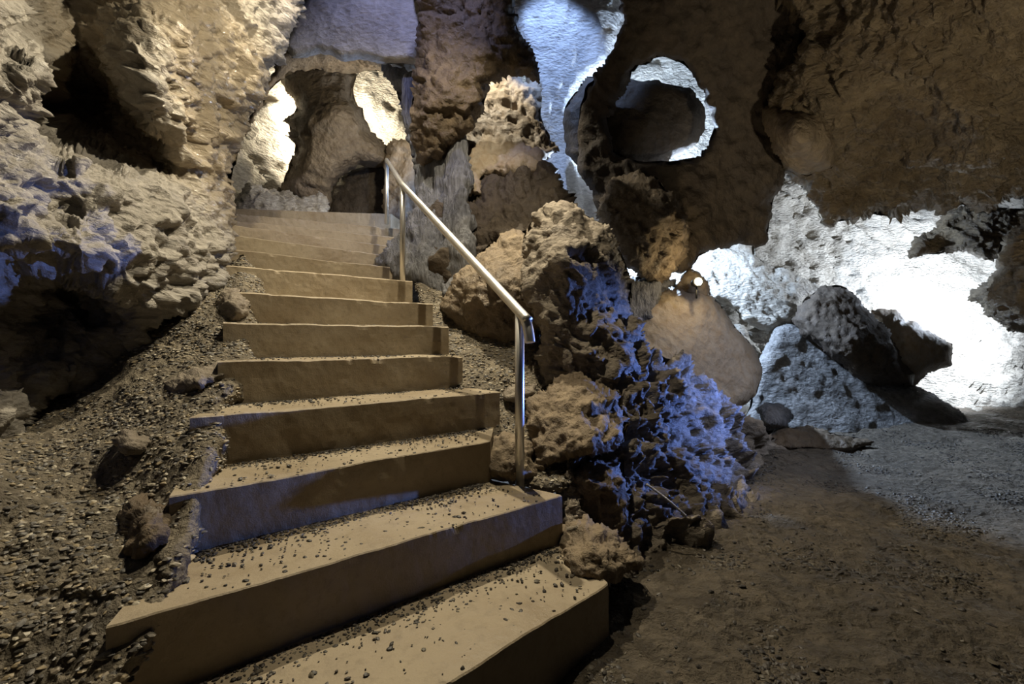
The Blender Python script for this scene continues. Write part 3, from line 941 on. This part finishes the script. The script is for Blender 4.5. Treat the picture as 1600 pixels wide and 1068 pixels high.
M['concrete'] = concrete()
L1, R1, _ = step_ends(1)
stairs = empty('staircase', (float((L1[0] + R1[0]) / 2), float((L1[1] + R1[1]) / 2), 0))
tag(stairs, 'worn concrete staircase climbing to the lit arch', 'staircase')
TREADS = []
for n in range(1, 15):
    L, R, z = step_ends(n)
    Ln, Rn, zn = step_ends(n + 1)
    zb = step_ends(n - 1)[2] - 0.03 if n > 1 else -0.06
    TREADS.append((L, R, Ln, Rn, z))
    nu = 200
    u = np.linspace(-0.05, 1.0 + 0.02, nu)
    prof = []
    for s in list(np.linspace(1, 0.08, 12)) + [0.04, 0.026]:
        prof.append((s, z))
    for a in np.linspace(0, 1, 3):
        prof.append(((0.010 if n < 6 else 0.024) * (1 - a), z - (0.0035 if n < 6 else 0.008) * a))
    for s in np.linspace(0.1, 1, 9):
        prof.append((0, z - 0.008 - (z - zb - 0.008) * s))
    prof.append((0.5, zb))
    prof.append((1, zb))
    m_ = len(prof)
    V = []
    fdir = (Ln + Rn) / 2 - (L + R) / 2
    nd = np.array([-(R - L)[1], (R - L)[0]])
    nd /= np.linalg.norm(nd)
    for (s, zz) in prof:
        a = L[None] + (R - L)[None] * u[:, None]
        b = Ln[None] + (Rn - Ln)[None] * u[:, None] + nd[None] * 0.05
        p = a * (1 - s) + b * s
        V.append(np.c_[p, np.full(nu, zz)])
    V = np.array(V)                         # profile x width x 3
    flat = V.reshape(-1, 3)
    pr = np.repeat(np.array(prof), nu, 0)
    # worn, chipped edge
    edge = np.exp(-((pr[:, 1] - z) / 0.009) ** 2) * np.exp(-(pr[:, 0] / 0.05) ** 2)
    wob = fbm(flat * 5.0 + n * 7, 4, 0.6)
    chip = np.clip(fbm(flat * np.array([8, 8, 2.0]) + n * 3, 3, 0.6) - 0.3, 0, 1)
    flat[:, :2] += nd[None] * (wob * 0.005 * (pr[:, 0] < 0.5) + chip * 0.02 * edge)[:, None]
    flat[:, 2] += (fbm(flat * 3.1 + 40, 4) * 0.006) * (pr[:, 1] > z - 0.03) - chip * 0.014 * edge
    idx = np.arange(m_ * nu).reshape(m_, nu)
    q = []
    for i in range(m_):
        j = (i + 1) % m_
        q.append(np.stack([idx[i, :-1], idx[j, :-1], idx[j, 1:], idx[i, 1:]], 1))
    faces = np.concatenate(q).tolist()
    faces.append(idx[:, 0].tolist())
    faces.append(idx[::-1, -1].tolist())
    flat -= np.array(stairs.location)
    o = mesh_obj('step', flat, faces, M['concrete'], stairs, smooth=False)

# ================================================================== HANDRAIL
def steel():
    m, nt, b = new_mat('brushed_steel')
    b.inputs['Base Color'].default_value = (0.80, 0.79, 0.76, 1)
    b.inputs['Metallic'].default_value = 1.0
    N, L = nt.nodes, nt.links
    n = N.new('ShaderNodeTexNoise')
    n.inputs['Scale'].default_value = 30
    n.inputs['Detail'].default_value = 5
    r = N.new('ShaderNodeMapRange')
    r.inputs['To Min'].default_value = 0.34
    r.inputs['To Max'].default_value = 0.55
    L.new(n.outputs['Fac'], r.inputs['Value'])
    L.new(r.outputs[0], b.inputs['Roughness'])
    return m


M['steel'] = steel()


p1 = P(812, 487, 2.00)
p2 = P(629, 289, 3.52)
p3 = P(604, 250, 5.20)
base = np.array([p1[0], p1[1], 0.363])
rail_root = empty('handrail', base)
tag(rail_root, 'brushed steel tube handrail on three posts beside the stairs', 'handrail')
d12 = (p1 - p2) / np.linalg.norm(p1 - p2)
d32 = (p2 - p3) / np.linalg.norm(p2 - p3)
e0 = p1 + d12 * 0.03
path = [p3, p3 * 0.5 + p2 * 0.5, p2 - d32 * 0.12, p2 + d12 * 0.12, p1 * 0.5 + p2 * 0.5, p1, e0]
cur, dr = e0.copy(), d12.copy()
for a in range(11):                      # the free end bends down in an arc
    dr = dr * (1 - 0.13) + np.array([0, 0, -1.0]) * 0.13
    dr /= np.linalg.norm(dr)
    cur = cur + dr * 0.0105
    path.append(cur.copy())
path.append(cur + dr * 0.02)
V, Fc = tube(catmull(path, 6) - base, 0.0225, 24)
mesh_obj('rail', V, Fc, M['steel'], rail_root)
for (pt, zb) in ((p1, 0.33), (p2, 1.43), (p3, 2.33)):
    V, Fc = tube(np.array([[pt[0], pt[1], zb], [pt[0], pt[1], (zb + pt[2]) / 2], [pt[0], pt[1], pt[2] - 0.005]]) - base, 0.0205, 20)
    mesh_obj('post', V, Fc, M['steel'], rail_root)

# ================================================================== LAMP ON THE MOUND
def emis(name, col, s):
    m, nt, b = new_mat(name)
    b.inputs['Base Color'].default_value = (0.8, 0.75, 0.6, 1)
    b.inputs['Emission Color'].default_value = (*col, 1)
    b.inputs['Emission Strength'].default_value = s
    return m


M['lens'] = emis('lamp_lens', (1.0, 0.85, 0.5), 60)
m_, nt_, b_ = new_mat('lamp_housing')
b_.inputs['Base Color'].default_value = (0.03, 0.03, 0.03, 1)
b_.inputs['Roughness'].default_value = 0.5
M['housing'] = m_


def lathe(profile, seg=20):
    V, Fc = [], []
    for (r, z) in profile:
        for k in range(seg):
            a = 2 * math.pi * k / seg
            V.append((r * math.cos(a), r * math.sin(a), z))
    for i in range(len(profile) - 1):
        for k in range(seg):
            Fc.append([i * seg + k, i * seg + (k + 1) % seg, (i + 1) * seg + (k + 1) % seg, (i + 1) * seg + k])
    Fc.append(list(range(seg))[::-1])
    Fc.append([(len(profile) - 1) * seg + k for k in range(seg)])
    return np.array(V), Fc


lp = P(1091, 440, 4.2)
lr = empty('spot_lamp', lp - np.array([0, 0, 0.09]))
tag(lr, 'small glowing spot lamp on the tan flowstone mound', 'lamp')
rotm = np.array([[1, 0, 0], [0, 0, -1], [0, 1, 0]], float)   # lathe axis z -> -y
V, Fc = lathe([(0.02, -0.10), (0.036, -0.09), (0.044, -0.03), (0.048, 0.0), (0.042, 0.004)])
c_ = np.array([0, 0, 0.09])
mesh_obj('housing', V @ rotm.T + c_, Fc, M['housing'], lr)
V, Fc = lathe([(0.034, 0.0), (0.032, 0.008), (0.024, 0.013), (0.008, 0.016)])
mesh_obj('lens', V @ rotm.T + c_, Fc, M['lens'], lr)
V, Fc = tube([(0, 0.04, -0.06), (0, 0.04, 0.0), (0, 0.04, 0.05)], 0.009, 10)
mesh_obj('bracket', V, Fc, M['housing'], lr)
lamp_point('spot_lamp_light', lp + np.array([0, -0.1, 0.04]), 7, (1.0, 0.78, 0.45), 0.03)

# ================================================================== LOOSE GRAVEL
def pebble_tpl(seed):
    r = np.random.RandomState(seed)
    V = np.array([[1, 0, 0], [-1, 0, 0], [0, 1, 0], [0, -1, 0], [0, 0, 1], [0, 0, -1]], float)
    Fc = [[0, 2, 4], [2, 1, 4], [1, 3, 4], [3, 0, 4], [2, 0, 5], [1, 2, 5], [3, 1, 5], [0, 3, 5]]
    mid = {}
    V = list(V)
    F2 = []
    for f in Fc:
        ids = []
        for i in range(3):
            e = tuple(sorted((f[i], f[(i + 1) % 3])))
            if e not in mid:
                v = V[e[0]] + V[e[1]]
                V.append(v / np.linalg.norm(v))
                mid[e] = len(V) - 1
            ids.append(mid[e])
        F2 += [[f[0], ids[0], ids[2]], [f[1], ids[1], ids[0]], [f[2], ids[2], ids[1]], ids]
    V = np.array(V) * (0.8 + 0.4 * r.rand(len(V), 1))
    return V, np.array(F2)


TPL = [pebble_tpl(s) for s in range(6)]


def scatter(name, pts, sizes, mat, seed, **kw):
    r = np.random.RandomState(seed)
    Vs, Fs = [], []
    off = 0
    for i, (p, s) in enumerate(zip(pts, sizes)):
        V, Fc = TPL[r.randint(len(TPL))]
        a = r.rand() * 2 * math.pi
        sc = s * np.array([0.8 + 0.7 * r.rand(), 0.6 + 0.4 * r.rand(), 0.35 + 0.3 * r.rand()])
        v = V * sc
        v = np.c_[v[:, 0] * math.cos(a) - v[:, 1] * math.sin(a), v[:, 0] * math.sin(a) + v[:, 1] * math.cos(a), v[:, 2]]
        tl = (r.rand() - 0.5) * 0.9
        v = np.c_[v[:, 0], v[:, 1] * math.cos(tl) - v[:, 2] * math.sin(tl), v[:, 1] * math.sin(tl) + v[:, 2] * math.cos(tl)]
        Vs.append(v + p)
        Fs.append(Fc + off)
        off += len(V)
    o = mesh_obj(name, np.concatenate(Vs), np.concatenate(Fs), mat, smooth=False)
    return tag(o, kind='stuff', **kw)


def gravel_mat(name, cols):
    m, nt, b = new_mat(name)
    N, L = nt.nodes, nt.links
    g = N.new('ShaderNodeNewGeometry')
    r = N.new('ShaderNodeValToRGB')
    r.color_ramp.interpolation = 'CONSTANT'
    while len(r.color_ramp.elements) < len(cols):
        r.color_ramp.elements.new(0.5)
    for i, c in enumerate(cols):
        r.color_ramp.elements[i].position = i / len(cols)
        r.color_ramp.elements[i].color = (*c, 1)
    L.new(g.outputs['Random Per Island'], r.inputs['Fac'])
    L.new(r.outputs['Color'], b.inputs['Base Color'])
    b.inputs['Roughness'].default_value = 0.55
    return m


M['gravel'] = gravel_mat('gravel_mix', [(0.08, 0.073, 0.063), (0.23, 0.195, 0.145), (0.14, 0.125, 0.10), (0.40, 0.36, 0.28), (0.07, 0.063, 0.055), (0.28, 0.225, 0.14), (0.18, 0.172, 0.16)])
M['grit'] = gravel_mat('dark_grit', [(0.03, 0.025, 0.02), (0.06, 0.05, 0.04), (0.10, 0.085, 0.06), (0.04, 0.035, 0.03)])


def pick(key, n, seed, mask=None):
    v, q, _ = SURF[key]
    r = np.random.RandomState(seed)
    c = v[q].mean(1)
    ar = np.linalg.norm(np.cross(v[q[:, 2]] - v[q[:, 0]], v[q[:, 3]] - v[q[:, 1]]), axis=1)
    if mask is not None:
        ar = ar * mask(c)
    f = r.choice(len(q), n, p=ar / ar.sum())
    wts = r.dirichlet([1, 1, 1, 1], n)
    return (v[q[f]] * wts[:, :, None]).sum(1)


def to_px(c):
    return 800 + c[:, 0] / c[:, 1] * F, 534 - (c[:, 2] - EYE) / c[:, 1] * F


def vis(c):
    x, y = to_px(c)
    return ((x > -420) & (x < 1800) & (y < 1130) & (c[:, 1] > 0.5)).astype(float)


rs = np.random.RandomState(5)
pts = pick('scree_bank', 17000, 1, lambda c: vis(c) * np.clip(fbm(c * 3.0, 3) + 0.75, 0.08, 2))
scatter('gravel', pts, 0.0045 + 0.007 * rs.rand(len(pts)) ** 2, M['gravel'], 2, label='loose mixed gravel covering the bank left of the stairs', cat='gravel')
pts = pick('gravel_bank', 3500, 3, vis)
scatter('gravel', pts, 0.005 + 0.007 * rs.rand(len(pts)) ** 2, M['gravel'], 4, label='loose gravel between the stairs and the pillar', cat='gravel')
pts = pick('floor', 17000, 5, lambda c: vis(c) * (c[:, 1] < 5) * (c[:, 0] > 0.1) * np.clip(fbm(c * 2.3 + 4, 4) * 3 - 0.15, 0.05, 2) / np.maximum(c[:, 1], 0.8))
scatter('grit', pts, 0.0035 + 0.010 * rs.rand(len(pts)) ** 3, M['grit'], 6, label='dark grit strewn over the cave floor', cat='grit')
# grit on the treads, thickest against the riser behind
gp = []
for n, (L, R, Ln, Rn, z) in enumerate(TREADS[:6]):
    k = [1100, 1100, 900, 700, 500, 250][n]
    u = rs.rand(k) * 0.98
    s = 1 - np.abs(rs.randn(k)) * 0.16
    more = rs.rand(k) < 0.22
    s = np.where(more, rs.rand(k), s)
    s = np.clip(s, 0.04, 0.97)
    p = (L[None] + (R - L)[None] * u[:, None]) * (1 - s)[:, None] + (Ln[None] + (Rn - Ln)[None] * u[:, None]) * s[:, None]
    gp.append(np.c_[p, np.full(k, z + 0.002)])
gp = np.concatenate(gp)
scatter('grit', gp, 0.0028 + 0.005 * rs.rand(len(gp)) ** 2.5, M['grit'], 8, label='dark grit scattered along the stair treads', cat='grit')
